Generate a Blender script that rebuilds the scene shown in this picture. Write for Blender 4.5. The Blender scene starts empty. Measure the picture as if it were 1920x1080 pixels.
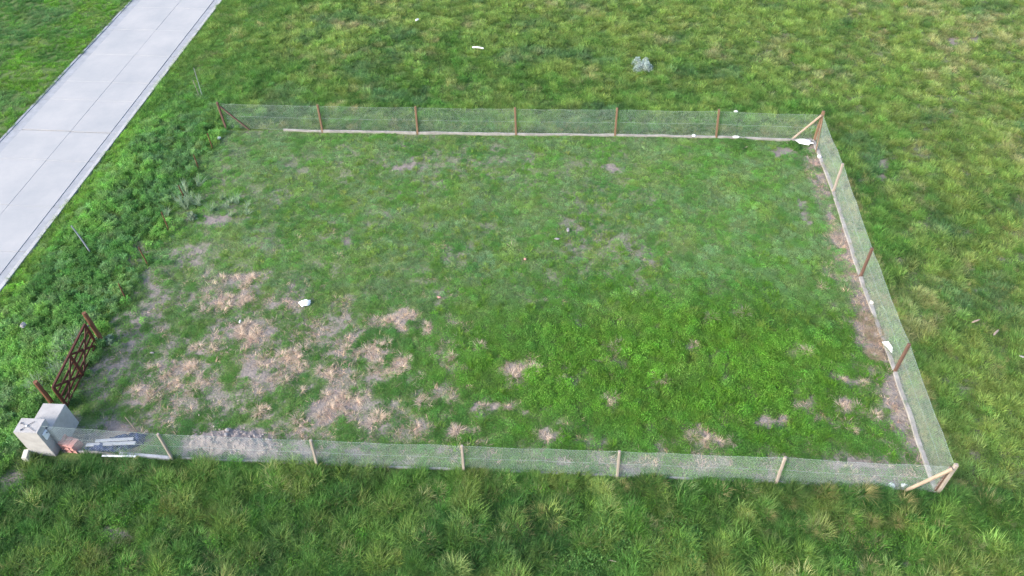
import bpy, bmesh, math, random
import numpy as np
from mathutils import Vector, Matrix, noise as mnoise
random.seed(7); RNG = np.random.default_rng(7)
sc = bpy.context.scene; COL = sc.collection
R = math.radians

# ------------------------------------------------------------------ camera, sky, sun, exposure
CAM = Vector((-11.97, -13.20, 22.555)); PITCH, ROLL, YAW = 0.8039, -0.0421, -0.0957
fw = Vector((math.sin(YAW)*math.cos(PITCH), math.cos(YAW)*math.cos(PITCH), -math.sin(PITCH)))
rt = Vector((math.cos(YAW), -math.sin(YAW), 0)); up = rt.cross(fw)
r2 = math.cos(ROLL)*rt + math.sin(ROLL)*up; u2 = -math.sin(ROLL)*rt + math.cos(ROLL)*up
cam = bpy.data.cameras.new('camera'); co = bpy.data.objects.new('camera', cam); COL.objects.link(co)
cam.sensor_width = 36; cam.lens = 36*1450/1920; cam.clip_start = .1; cam.clip_end = 3000
M4 = Matrix((r2, u2, -fw)).transposed().to_4x4(); M4.translation = CAM; co.matrix_world = M4
sc.camera = co

SUN_EL, SUN_AZ = R(30), (-0.86, -0.50)
w = bpy.data.worlds.new('World'); sc.world = w; w.use_nodes = True
nt = w.node_tree; sky = nt.nodes.new('ShaderNodeTexSky'); sky.sky_type = 'NISHITA'; sky.sun_disc = False
sky.sun_elevation = SUN_EL; sky.sun_rotation = math.atan2(SUN_AZ[0], SUN_AZ[1])
sky.dust_density = 2.5; sky.air_density = 1.0
bg = nt.nodes['Background']; nt.links.new(sky.outputs[0], bg.inputs[0]); bg.inputs[1].default_value = 0.15
sl = bpy.data.lights.new('sun', 'SUN'); so = bpy.data.objects.new('sun', sl); COL.objects.link(so)
sl.energy = 1.5; sl.angle = R(17); sl.color = (1.0, .95, .89)
sd = Vector((SUN_AZ[0]*math.cos(SUN_EL), SUN_AZ[1]*math.cos(SUN_EL), math.sin(SUN_EL))).normalized()
so.rotation_euler = sd.to_track_quat('Z', 'Y').to_euler(); so.location = (-40, -20, 40)
sc.view_settings.view_transform = 'Standard'; sc.view_settings.look = 'None'
sc.view_settings.gamma = 1; sc.view_settings.use_curve_mapping = False
sc.view_settings.exposure = 1.8
sc.cycles.max_bounces = 5; sc.cycles.transparent_max_bounces = 4
sc.cycles.filter_width = 1.5; sc.cycles.use_denoising = True; sc.cycles.denoising_prefilter = 'NONE'

# ------------------------------------------------------------------ helpers
def vnoise(x, y, seed, s=1.0):
    """value noise on numpy arrays"""
    x = np.asarray(x, float)*s + seed*17.31; y = np.asarray(y, float)*s + seed*9.77
    xi = np.floor(x).astype(np.int64); yi = np.floor(y).astype(np.int64)
    fx = x-xi; fy = y-yi; fx = fx*fx*(3-2*fx); fy = fy*fy*(3-2*fy)
    def h(a, b):
        n = (a*374761393 + b*668265263 + seed*1442695041) & 0xffffffff
        n = ((n ^ (n >> 13))*1274126177) & 0xffffffff
        return ((n ^ (n >> 16)) & 0xffff)/65535.0
    return (h(xi, yi)*(1-fx)+h(xi+1, yi)*fx)*(1-fy)+(h(xi, yi+1)*(1-fx)+h(xi+1, yi+1)*fx)*fy
def fbm(x, y, seed, s, octv=4):
    a, t, tot = 1., 0., 0.
    for k in range(octv):
        t = t + a*vnoise(x, y, seed+k*3, s*2**k); tot += a; a *= .55
    return t/tot
def sstep(a, b, v):
    t = np.clip((v-a)/(b-a), 0, 1); return t*t*(3-2*t)
def worley(x, y, seed, s):
    """nearest jittered cell point: distance (cells) and two random numbers of that cell"""
    x = np.asarray(x, float)*s; y = np.asarray(y, float)*s; xi = np.floor(x).astype(np.int64); yi = np.floor(y).astype(np.int64)
    def h(a, b, k):
        n = (a*374761393 + b*668265263 + (seed*7+k)*1442695041) & 0xffffffff
        n = ((n ^ (n >> 13))*1274126177) & 0xffffffff; n = ((n ^ (n >> 15))*2246822519) & 0xffffffff
        return ((n ^ (n >> 16)) & 0xffff)/65535.0
    best = np.full(x.shape, 9.); r1 = np.zeros(x.shape); r2 = np.zeros(x.shape)
    for i in (-1, 0, 1):
        for j in (-1, 0, 1):
            a, b = xi+i, yi+j; d = np.hypot(a+h(a, b, 0)-x, b+h(a, b, 1)-y); k = d < best
            best = np.where(k, d, best); r1 = np.where(k, h(a, b, 2), r1); r2 = np.where(k, h(a, b, 3), r2)
    return best, r1, r2
def ROADX(y): return 0.030*(np.asarray(y, float)-20)
def ground_h(x, y):
    x = np.asarray(x, float); y = np.asarray(y, float)
    h = (fbm(x, y, 5, .22, 3)-.5)*.22 + (fbm(x, y, 8, 1.1, 3)-.5)*.10
    flat = np.minimum(1, .25+np.minimum.reduce([np.abs(y)/3, np.abs(y-19.1)/3, np.abs(x)/3, np.abs(x+29.4)/3]))
    h = h*flat
    xr = x-ROADX(y)
    edge = sstep(0.0, 2.5, np.maximum(xr+34.9, -40.9-xr))
    h = h*edge
    road = (xr < -34.85) & (xr > -40.95)
    return np.where(road, -.22, h)

SOIL = [(-19.52,16.34,.72,.58),(-21.49,10.82,.47,.61),(-9.72,16.4,.25,.29),(-27.8,12.26,1.03,.75),(-28.85,5.84,1.18,1.3),(-28.34,7.3,.66,.93),(-28.79,3.46,.71,1.05),(-23.29,.7,1.67,.76),(-1.7,18.08,.71,.43),(-.39,17.14,.3,.63),(-25.92,-2.84,.60,.25),(-30.22,-.87,.51,.66),(-9.41,-1.91,.15,.31),(10.77,29.04,.53,.45),(9.77,28.85,.29,.38),(2.6,22.67,.16,.46),(2.77,16.62,.34,.74),(-4.64,2.54,.51,.36),(.48,19.54,.26,1.35),(-19.7,2.19,1.14,.57),(-22.92,3.96,1.21,.56),(-11.5,12.43,.93,1.04),(-12.94,7.89,.85,.58),(-16.36,7.76,.96,.52),(-30.25,9.74,.59,1.04),(-28.15,9.82,.93,.86),(-.29,8.37,.31,1.16),(-.33,6.18,.43,1.05),(-.43,4.32,.47,.61),(-.22,2.42,.36,.88),(-11.49,11.22,.57,.5),(-25.66,14.22,.63,.48),(-1.66,13.63,.28,.91),(-1.71,.7,1.02,.51),(-9.65,.32,1.05,.3),(-15.7,.64,1.08,.21),(-.35,11.77,.33,1.66),(-.86,7.23,.4,.56),(-11.28,6.81,.29,.6),(-21.0,.5,1.2,.35),(-27.0,1.0,1.2,.5)]
# weights: how bare each patch is
SOILW = [1.4,1.1,1.3,.8,.66,.6,.6,1.2,1,1,1.1,1.2,.9,.9,.8,.9,.8,.75,.5,.8,.8,.38,.35,.45,.5,.6,1,1.1,1,1,.6,.6,.9,1,.7,.6,1,.7,.7,.9,.8]
STRAW = [(-25.59,8.47,1.01,.45,'a'),(-26.02,7.03,.98,.66,'a'),(-24.08,5.75,.95,.61,'a'),(-24.88,7.28,.66,.42,'a'),(-26.35,3.82,1.12,.47,'b'),(-25.76,3.05,.76,.35,'b'),(-27.06,2.51,.83,.3,'b'),(-22.39,4.24,1.01,.57,'c'),(-22.37,3.44,.59,.25,'c'),(-20.48,3.89,.5,.3,'c'),(-19.12,5.15,.82,.42,'d'),(-18.27,6.48,.8,.44,'d'),(-18.2,4.37,.84,.4,'d'),(-17.19,5.98,.45,.43,'e'),(-18.48,3.91,.79,.3,'d'),(-17.08,3.82,.27,.29,'e'),(-19.82,2.76,.77,.47,'f'),(-20.05,2.06,.66,.41,'f'),(-18.47,1.8,.84,.36,'f'),(-16.92,1.5,.46,.22,'f'),(-15.27,1.68,.7,.22,'g'),(-16.23,4.96,.4,.28,'e'),(-13.58,4.36,.82,.44,'h'),(-13.84,3.74,.43,.29,'h'),(-14.61,2.65,.26,.32,'g'),(-13.85,2.61,.45,.18,'g'),(-16.74,2.83,.34,.28,'g'),(-15.87,2.78,.3,.21,'g'),(-21.01,1.46,.26,.4,'f'),(-22.77,2.1,.54,.28,'c'),(-21.35,3.0,.35,.15,'c'),(-12.46,1.42,.44,.3,'i'),(-11.91,3.8,.17,.17,'l1'),(-10.29,2.96,.34,.32,'l2'),(-8.41,4.07,.17,.14,'l3'),(-10.0,5.53,.36,.31,'l4'),(-7.01,5.75,.2,.16,'l5'),(-4.93,7.42,.18,.14,'l6'),(-6.21,7.1,.18,.14,'l7'),(-2.95,5.51,.25,.41,'l8'),(-6.74,1.58,.75,.25,'j'),(-7.44,1.66,.32,.25,'j'),(-2.05,2.16,.5,.15,'k'),(-2.01,3.1,.55,.32,'k'),(-1.18,2.81,.22,.27,'k'),(-1.58,4.15,.56,.24,'k'),(-15.05,5.27,.28,.13,'l9'),(-20.28,4.84,.61,.26,'c'),(-21.95,4.9,.41,.21,'c'),(-25.7,4.88,.62,.27,'b')]
def ell_field(x, y, ells, ws=None):
    v = np.zeros(np.shape(x)); jx = (fbm(x, y, 31, .9, 3)-.5)*1.3+(fbm(x, y, 33, 3.2, 2)-.5)*.7; jy = (fbm(x, y, 37, .9, 3)-.5)*1.1+(fbm(x, y, 39, 3.2, 2)-.5)*.6
    for i, e in enumerate(ells):
        d = np.sqrt(((x-e[0]+jx)/e[2])**2+((y-e[1]+jy)/e[3])**2)
        v = np.maximum(v, (1-sstep(.5, 1.35, d))*(ws[i] if ws else 1))
    return v
def in_lot(x, y): return (x > -29.6) & (x < -.05) & (y > .05) & (y < 19.0)
def bare_field(x, y):
    """0 covered by plants ... 1 open soil"""
    b = np.clip(ell_field(x, y, SOIL, SOILW)*(.75+.5*fbm(x, y, 53, 2.5, 2)), 0, 1)
    lot = in_lot(x, y)
    n = fbm(x, y, 51, .35, 4); n2 = fbm(x, y, 55, 1.3, 3)
    thin = (1-sstep(-8, -3, x))*sstep(6.0, 9.5, y)*.9+.25
    left = (1-sstep(-25, -16, x))*(1-sstep(7.5, 10, y))
    edge = sstep(-1.2, -.25, x)*.95 + (1-sstep(.5, 1.6, y))*.45
    g = np.clip((.14+.32*sstep(.42, .72, n*.5+n2*.5))*np.clip(thin-.2, 0, 1) + left*sstep(.42, .66, n2)*.5 + edge*sstep(.38, .58, n2), 0, 1)
    return np.where(lot, np.maximum(b, g), b)
def green_ok(x, y, bf, soft=.05):
    t_ = .25+.45*bf; p = 1/(1+np.exp(-(fbm(x, y, 57, 1.9, 4)-t_)/soft)); return RNG.random(len(x)) < p
def dry_zone(x, y):
    wd = sstep(-28.6, -26.5, x)*(1-sstep(-18, -13.5, x))*sstep(.6, 1.4, y)*(1-sstep(7.2, 9.2, y+.12*(x+22)))
    n_ = fbm(x, y, 45, 1.0, 4); nb = fbm(x, y, 49, 1.7, 3)
    row = sstep(-17, -14, x)*sstep(.05, .4, y)*(1-sstep(1.2, 2.0, y))*.8*sstep(.50, .60, nb)
    corner = sstep(-4.2, -2.6, x)*(1-sstep(3.6, 5.0, y))*sstep(.48, .58, nb)*.85; side = sstep(-2.4, -.9, x)*sstep(.50, .60, nb)*.75
    few = sstep(-14, -12, x)*(1-sstep(5.6, 7.5, y))*sstep(.63, .70, nb)*.7
    return np.maximum.reduce([wd*sstep(.44, .60, n_), row, corner, side, few])
def straw_field(x, y): return np.maximum(ell_field(x, y, STRAW), .74*dry_zone(x, y))

def mat(name, color, rough=.8, vary=.15, scale=8., bump=.0, bscale=30., color2=None, spec=.3, streak=None):
    m = bpy.data.materials.new(name); m.use_nodes = True; t = m.node_tree; b = t.nodes['Principled BSDF']
    b.inputs['Roughness'].default_value = rough; b.inputs['Specular IOR Level'].default_value = spec
    tc = t.nodes.new('ShaderNodeTexCoord'); mp = t.nodes.new('ShaderNodeMapping'); t.links.new(tc.outputs['Object'], mp.inputs[0])
    if streak: mp.inputs['Scale'].default_value = streak
    n = t.nodes.new('ShaderNodeTexNoise'); n.inputs['Scale'].default_value = scale; n.inputs['Detail'].default_value = 6
    n.inputs['Roughness'].default_value = .65; t.links.new(mp.outputs[0], n.inputs['Vector'])
    rp = t.nodes.new('ShaderNodeValToRGB'); rp.color_ramp.elements[0].position = .3; rp.color_ramp.elements[1].position = .7
    c2 = color2 or [min(1, c*(1+vary)) for c in color]; c1 = [c*(1-vary) for c in color]
    rp.color_ramp.elements[0].color = (*c1, 1); rp.color_ramp.elements[1].color = (*c2, 1)
    t.links.new(n.outputs['Fac'], rp.inputs[0]); t.links.new(rp.outputs[0], b.inputs['Base Color'])
    if bump:
        n2 = t.nodes.new('ShaderNodeTexNoise'); n2.inputs['Scale'].default_value = bscale; n2.inputs['Detail'].default_value = 5
        t.links.new(mp.outputs[0], n2.inputs['Vector']); bp = t.nodes.new('ShaderNodeBump'); bp.inputs['Strength'].default_value = bump
        bp.inputs['Distance'].default_value = .02; t.links.new(n2.outputs['Fac'], bp.inputs['Height']); t.links.new(bp.outputs[0], b.inputs['Normal'])
    return m
def leaf_mat(name, color=None, rnd=.0):
    """diffuse + translucent leaf; colour from the instance attribute 'col' or fixed; times each blade's own 'shade'"""
    m = bpy.data.materials.new(name); m.use_nodes = True; t = m.node_tree; t.nodes.clear()
    out = t.nodes.new('ShaderNodeOutputMaterial'); d = t.nodes.new('ShaderNodeBsdfPrincipled'); tr = t.nodes.new('ShaderNodeBsdfTranslucent')
    d.inputs['Roughness'].default_value = .55; d.inputs['Specular IOR Level'].default_value = .25
    mx = t.nodes.new('ShaderNodeMixShader'); mx.inputs[0].default_value = .5
    sh = t.nodes.new('ShaderNodeAttribute'); sh.attribute_name = 'shade'
    mul = t.nodes.new('ShaderNodeMix'); mul.data_type = 'RGBA'; mul.blend_type = 'MULTIPLY'; mul.inputs[0].default_value = 1
    if color is None:
        a = t.nodes.new('ShaderNodeAttribute'); a.attribute_type = 'INSTANCER'; a.attribute_name = 'col'; t.links.new(a.outputs['Color'], mul.inputs[6])
    else:
        mul.inputs[6].default_value = (*color, 1)
    t.links.new(sh.outputs['Color'], mul.inputs[7])
    t.links.new(mul.outputs[2], d.inputs['Base Color']); t.links.new(mul.outputs[2], tr.inputs['Color'])
    t.links.new(d.outputs[0], mx.inputs[1]); t.links.new(tr.outputs[0], mx.inputs[2]); t.links.new(mx.outputs[0], out.inputs[0])
    return m

def tag(o, label=None, cat=None, group=None, kind=None):
    if label: o['label'] = label
    if cat: o['category'] = cat
    if group: o['group'] = group
    if kind: o['kind'] = kind
    return o
def empty(name, loc=(0, 0, 0), rz=0):
    o = bpy.data.objects.new(name, None); COL.objects.link(o); o.location = loc; o.rotation_euler = (0, 0, rz); o.empty_display_size = .2
    return o
def link(name, me, m=None, parent=None, loc=(0, 0, 0), rot=(0, 0, 0)):
    o = bpy.data.objects.new(name, me); COL.objects.link(o); o.location = loc; o.rotation_euler = rot
    if m and not me.materials: me.materials.append(m)
    if parent: o.parent = parent
    return o
def bm_mesh(name, bm, smooth=False):
    me = bpy.data.meshes.new(name); bmesh.ops.recalc_face_normals(bm, faces=bm.faces); bm.to_mesh(me); bm.free()
    if smooth:
        for p in me.polygons: p.use_smooth = True
    return me
def add_box(bm, cx, cy, cz, sx, sy, sz, M=None, jit=0):
    r = bmesh.ops.create_cube(bm, size=1); vs = r['verts']
    for v in vs:
        v.co = Vector((v.co.x*sx+cx, v.co.y*sy+cy, v.co.z*sz+cz))
        if jit: v.co += Vector([random.uniform(-jit, jit) for _ in range(3)])
        if M: v.co = M @ v.co
    return vs
def box_mesh(name, sx, sy, sz, bevel=.01, jit=0, base=True):
    bm = bmesh.new(); add_box(bm, 0, 0, sz/2 if base else 0, sx, sy, sz, jit=jit)
    if bevel: bmesh.ops.bevel(bm, geom=list(bm.edges), offset=bevel, segments=2, affect='EDGES', profile=.6)
    return bm_mesh(name, bm)
def beam(bm, a, b, wx, wy, roll_up=Vector((0, 0, 1)), bevel=.006):
    """rectangular timber from a to b"""
    a = Vector(a); b = Vector(b); d = (b-a); L = d.length; z = d.normalized()
    x = roll_up.cross(z)
    if x.length < 1e-3: x = Vector((1, 0, 0))
    x.normalize(); y = z.cross(x)
    M = Matrix((x, y, z)).transposed().to_4x4(); M.translation = a
    t = bmesh.new(); add_box(t, 0, 0, L/2, wx, wy, L)
    if bevel: bmesh.ops.bevel(t, geom=list(t.edges), offset=bevel, segments=1, affect='EDGES')
    me = bpy.data.meshes.new('t'); t.to_mesh(me); t.free(); me.transform(M); bm.from_mesh(me); bpy.data.meshes.remove(me)
def beam_mesh(name, a, b, wx, wy, **k):
    bm = bmesh.new(); beam(bm, a, b, wx, wy, **k); return bm_mesh(name, bm)
def pole_mesh(name, a, b, r0, r1, seg=8, bend=.0, rings=5):
    bm = bmesh.new(); a = Vector(a); b = Vector(b); d = b-a; z = d.normalized(); x = z.orthogonal().normalized(); y = z.cross(x); prev = None
    for i in range(rings):
        t = i/(rings-1); c = a+d*t + x*bend*math.sin(t*math.pi) + Vector((random.uniform(-1, 1), random.uniform(-1, 1), 0))*r0*.12
        r = r0+(r1-r0)*t
        ring = [bm.verts.new(c+(x*math.cos(q*2*math.pi/seg)+y*math.sin(q*2*math.pi/seg))*r*random.uniform(.93, 1.07)) for q in range(seg)]
        if prev:
            for q in range(seg): bm.faces.new((prev[q], prev[(q+1) % seg], ring[(q+1) % seg], ring[q]))
        else: bm.faces.new(ring[::-1])
        prev = ring
    bm.faces.new(prev)
    return bm_mesh(name, bm)
def wire_add(V, F, pts, r):
    """three-sided wire through pts, appended to lists"""
    n0 = len(V); P = [Vector(p) for p in pts]
    for i, p in enumerate(P):
        d = (P[min(i+1, len(P)-1)]-P[max(i-1, 0)]).normalized(); x = d.orthogonal().normalized(); y = d.cross(x)
        for q in range(3):
            a = q*2*math.pi/3; V.append(tuple(p+(x*math.cos(a)+y*math.sin(a))*r))
    for i in range(len(P)-1):
        for q in range(3):
            b = n0+i*3; F.append((b+q, b+(q+1) % 3, b+3+(q+1) % 3, b+3+q))
def gh(x, y): return float(ground_h(np.array([x]), np.array([y]))[0])

# ------------------------------------------------------------------ materials
M_conc_white = mat('pale_concrete', (.272, .282, .292), .85, .10, .45, .15, 40, color2=(.312, .308, .307))
M_conc_gut = mat('gutter_concrete', (.235, .245, .262), .85, .16, 2.5, .2, 40)
M_kerb = mat('kerb_concrete', (.31, .31, .31), .85, .14, 5, .2, 40)
M_joint = mat('joint_filler', (.17, .17, .175), .95, .2, 6)
M_plast = mat('cement_render', (.315, .305, .295), .9, .16, 2.8, .35, 22)
M_plinth = mat('plinth_concrete', (.245, .235, .22), .9, .25, 4, .3, 30)
M_wood_grey = mat('lit_grey_wood', (.26, .225, .19), .85, .25, 6, .3, 20, streak=(3, 3, .3))  # fence wood with the light on its sides put into the colour
M_wood_org = mat('orange_brown_wood', (.15, .095, .058), .8, .3, 6, .3, 20, streak=(3, 3, .3))  # same fence wood as the grey, its lighting put into the tone
M_wood_red = mat('red_brown_wood', (.10, .058, .043), .8, .3, 6, .3, 20, streak=(3, 3, .3))  # same fence wood again, its lighting put into a redder colour
M_wood_pale = mat('fresh_pale_wood', (.29, .225, .165), .8, .2, 6, .3, 20, streak=(3, 3, .3))
M_gate = mat('gate_stained_wood', (.072, .022, .014), .6, .3, 9, .25, 24)
M_gpost = mat('gate_post_wood', (.125, .055, .03), .75, .35, 8, .3, 20, streak=(3, 3, .3))
M_rust = mat('rusty_iron', (.10, .038, .024), .85, .3, 18, .2, 40)
M_galv = mat('galvanised_wire', (.30, .37, .355), .5, .1, 20, spec=.6)
M_white = mat('white_plastic', (.62, .62, .63), .55, .12, 6, .1, 12, spec=.5)
M_paper = mat('white_paper', (.55, .57, .55), .8, .08, 6)
M_bluewhite = mat('bluish_plastic', (.60, .70, .72), .45, .1, 8, spec=.5)
M_tarp = mat('navy_tarpaulin', (.009, .021, .080), .7, .4, 5, .3, 14, spec=.25)
M_plank = mat('pale_grey_plank', (.25, .26, .285), .75, .15, 7, .2, 25)
M_brick = mat('terracotta', (.40, .205, .175), .85, .15, 9, .25, 40)
M_dark = mat('dark_metal', (.055, .055, .075), .5, .2, 20, spec=.5)
M_cream = mat('cream_block', (.45, .42, .36), .85, .08, 8, .2, 30)
M_stone = mat('grey_stone', (.23, .215, .215), .9, .3, 10, .4, 20)
M_rubble = mat('rubble_stone', (.26, .225, .205), .9, .35, 2.5, .4, 20)
M_mound = mat('mound_soil', (.20, .17, .158), .95, .25, 4, .5, 30)
M_deadhay = mat('dead_hay', (.25, .20, .16), .9, .2, 12)
M_leaf = leaf_mat('grass_leaf')
M_straw = leaf_mat('straw_leaf', (.64, .515, .405))
M_tuss = leaf_mat('tussock_leaf', (.30, .29, .115))
M_shrub = leaf_mat('grey_shrub_leaf', (.40, .48, .44))
M_bushg = leaf_mat('bright_bush_leaf', (.10, .225, .05))
M_thist = leaf_mat('thistle_leaf', (.22, .30, .19))
M_hay = leaf_mat('hay_leaf', (.40, .32, .235))

# ground material: soil, undergrowth and litter by the vertex attributes 'bare' and 'dry'
M_ground = bpy.data.materials.new('field_soil'); M_ground.use_nodes = True
t = M_ground.node_tree; b = t.nodes['Principled BSDF']; b.inputs['Roughness'].default_value = .95; b.inputs['Specular IOR Level'].default_value = .15
def _n(ty): return t.nodes.new(ty)
tc = _n('ShaderNodeTexCoord')
def ramp_noise(scale, c1, c2, det=7):
    n = _n('ShaderNodeTexNoise'); n.inputs['Scale'].default_value = scale; n.inputs['Detail'].default_value = det; n.inputs['Roughness'].default_value = .7
    t.links.new(tc.outputs['Object'], n.inputs['Vector']); r = _n('ShaderNodeValToRGB')
    r.color_ramp.elements[0].position = .32; r.color_ramp.elements[1].position = .68
    r.color_ramp.elements[0].color = (*c1, 1); r.color_ramp.elements[1].color = (*c2, 1); t.links.new(n.outputs['Fac'], r.inputs[0]); return r.outputs[0]
soilc = ramp_noise(3.5, (.125, .110, .102), (.215, .188, .172)); greenc = ramp_noise(2.2, (.045, .085, .025), (.105, .15, .048)); dryc = ramp_noise(9, (.20, .165, .135), (.35, .29, .23))
ab = _n('ShaderNodeAttribute'); ab.attribute_name = 'bare'; ad = _n('ShaderNodeAttribute'); ad.attribute_name = 'dry'
fine = _n('ShaderNodeTexNoise'); fine.inputs['Scale'].default_value = 14; fine.inputs['Detail'].default_value = 4; t.links.new(tc.outputs['Object'], fine.inputs['Vector'])
def sharp(att, lo, hi):
    ma = _n('ShaderNodeMath'); ma.operation = 'ADD'; t.links.new(att.outputs['Fac'], ma.inputs[0])
    mb = _n('ShaderNodeMath'); mb.operation = 'MULTIPLY_ADD'; mb.inputs[1].default_value = .9; mb.inputs[2].default_value = -.45
    t.links.new(fine.outputs['Fac'], mb.inputs[0]); t.links.new(mb.outputs[0], ma.inputs[1])
    mr = _n('ShaderNodeMapRange'); mr.inputs[1].default_value = lo; mr.inputs[2].default_value = hi; t.links.new(ma.outputs[0], mr.inputs[0]); return mr.outputs[0]
m1 = _n('ShaderNodeMix'); m1.data_type = 'RGBA'; t.links.new(sharp(ab, .15, .6), m1.inputs[0]); t.links.new(greenc, m1.inputs[6]); t.links.new(soilc, m1.inputs[7])
m2 = _n('ShaderNodeMix'); m2.data_type = 'RGBA'; t.links.new(sharp(ad, .3, .8), m2.inputs[0]); t.links.new(m1.outputs[2], m2.inputs[6]); t.links.new(dryc, m2.inputs[7])
t.links.new(m2.outputs[2], b.inputs['Base Color'])
bn = _n('ShaderNodeTexNoise'); bn.inputs['Scale'].default_value = 11; bn.inputs['Detail'].default_value = 8; t.links.new(tc.outputs['Object'], bn.inputs['Vector'])
bp = _n('ShaderNodeBump'); bp.inputs['Strength'].default_value = .8; bp.inputs['Distance'].default_value = .05; t.links.new(bn.outputs['Fac'], bp.inputs['Height']); t.links.new(bp.outputs[0], b.inputs['Normal'])

# ------------------------------------------------------------------ ground: one sheet
def axis(a, b, step, far):
    mid = list(np.arange(a, b+1e-6, step)); lo = [a]; hi = [mid[-1]]; s = step
    while lo[-1] > -far: s *= 1.6; lo.append(lo[-1]-s)
    s = step
    while hi[-1] < far: s *= 1.6; hi.append(hi[-1]+s)
    return np.array(lo[:0:-1]+mid+hi[1:])
gx = axis(-56, 24, .2, 900); gy = axis(-10, 46, .2, 900)
GX, GY = np.meshgrid(gx, gy); nx, ny = len(gx), len(gy); X = GX.ravel(); Y = GY.ravel(); Z = ground_h(X, Y)
me = bpy.data.meshes.new('ground'); me.vertices.add(nx*ny); me.vertices.foreach_set('co', np.stack([X, Y, Z], 1).ravel())
ii = np.arange((nx-1)*(ny-1)); r_, c_ = ii//(nx-1), ii % (nx-1); q = r_*nx+c_
loops = np.stack([q, q+1, q+nx+1, q+nx], 1).ravel(); me.loops.add(len(loops)); me.loops.foreach_set('vertex_index', loops)
me.polygons.add(len(ii)); me.polygons.foreach_set('loop_start', ii*4); me.update(calc_edges=True)
me.polygons.foreach_set('use_smooth', np.ones(len(ii), bool))
BF = bare_field(X, Y); SF = straw_field(X, Y)
# dead litter also along the fences
SFd = np.maximum(SF*.42, np.where(in_lot(X, Y), sstep(-1.6, -.3, X)*.55*sstep(.4, .62, fbm(X, Y, 77, 1.1, 3)), 0))
for nm, arr in (('bare', np.maximum(BF, SF*.7)), ('dry', SFd)):
    at = me.attributes.new(nm, 'FLOAT', 'POINT'); at.data.foreach_set('value', arr.astype(np.float32))
g = link('ground', me, M_ground); tag(g, kind='structure')

# ------------------------------------------------------------------ road: bed, slabs, gutters, kerbs
def road_rot(o):
    o.location = (0, 20, 0); o.rotation_euler = (0, 0, -math.atan(.030))
bm = bmesh.new(); add_box(bm, -37.9, 0, -.13, 5.9, 100, .10); road = link('road', bm_mesh('road_bed', bm), M_joint); tag(road, kind='structure'); road_rot(road)
def road_piece(name, x0, x1, y0, y1, top, m, th=.16, jit=0):
    bm = bmesh.new(); add_box(bm, (x0+x1)/2, (y0+y1)/2, top-th/2, x1-x0, y1-y0, th, jit=jit)
    bmesh.ops.bevel(bm, geom=[e for e in bm.edges if all(v.co.z > top-.05 for v in e.verts)], offset=.008, segments=1, affect='EDGES')
    return link(name, bm_mesh(name, bm), m, road)
ys = [-50, -38, -30, -24, -20.5, -17.3, -14.2, -11.2, -8.2, -4.75, -2.3, .6, 2.45, 5.4, 8.4, 11.3, 14.4, 17.4, 20.5, 24, 30, 38, 50]
for a, b_ in zip(ys[:-1], ys[1:]):
    wide = abs(b_+2.3) < .01 or abs(a+2.3) < .01
    g0 = .04 if abs(a+2.3) < .01 else .006; g1 = .03 if abs(b_+2.3) < .01 else .006
    dz = random.uniform(-.003, .003)
    road_piece('concrete_slab', -37.590, -35.42, a+g0-.05, b_-g1-.05, .012+dz, M_conc_white)
    road_piece('concrete_slab', -40.30, -37.595, a+g0+.0, b_-g1+.0, .012-dz, M_conc_white)
for a, b_ in zip(ys[:-1], ys[1:]):
    road_piece('gutter_slab', -35.405, -34.98, a+.004, b_-.004-.02, random.uniform(-.012, -.004), M_conc_gut)
    road_piece('gutter_slab', -40.84, -40.312, a+.004, b_-.004-.02, random.uniform(-.012, -.004), M_conc_gut)
    road_piece('kerb_stone', -34.977, -34.80, a+.004, b_-.004, .085+random.uniform(-.006, .006), M_kerb, th=.3)
    road_piece('kerb_stone', -40.99, -40.845, a+.004, b_-.004,     .02+random.uniform(-.006, .006), M_conc_gut, th=.3)

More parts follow.
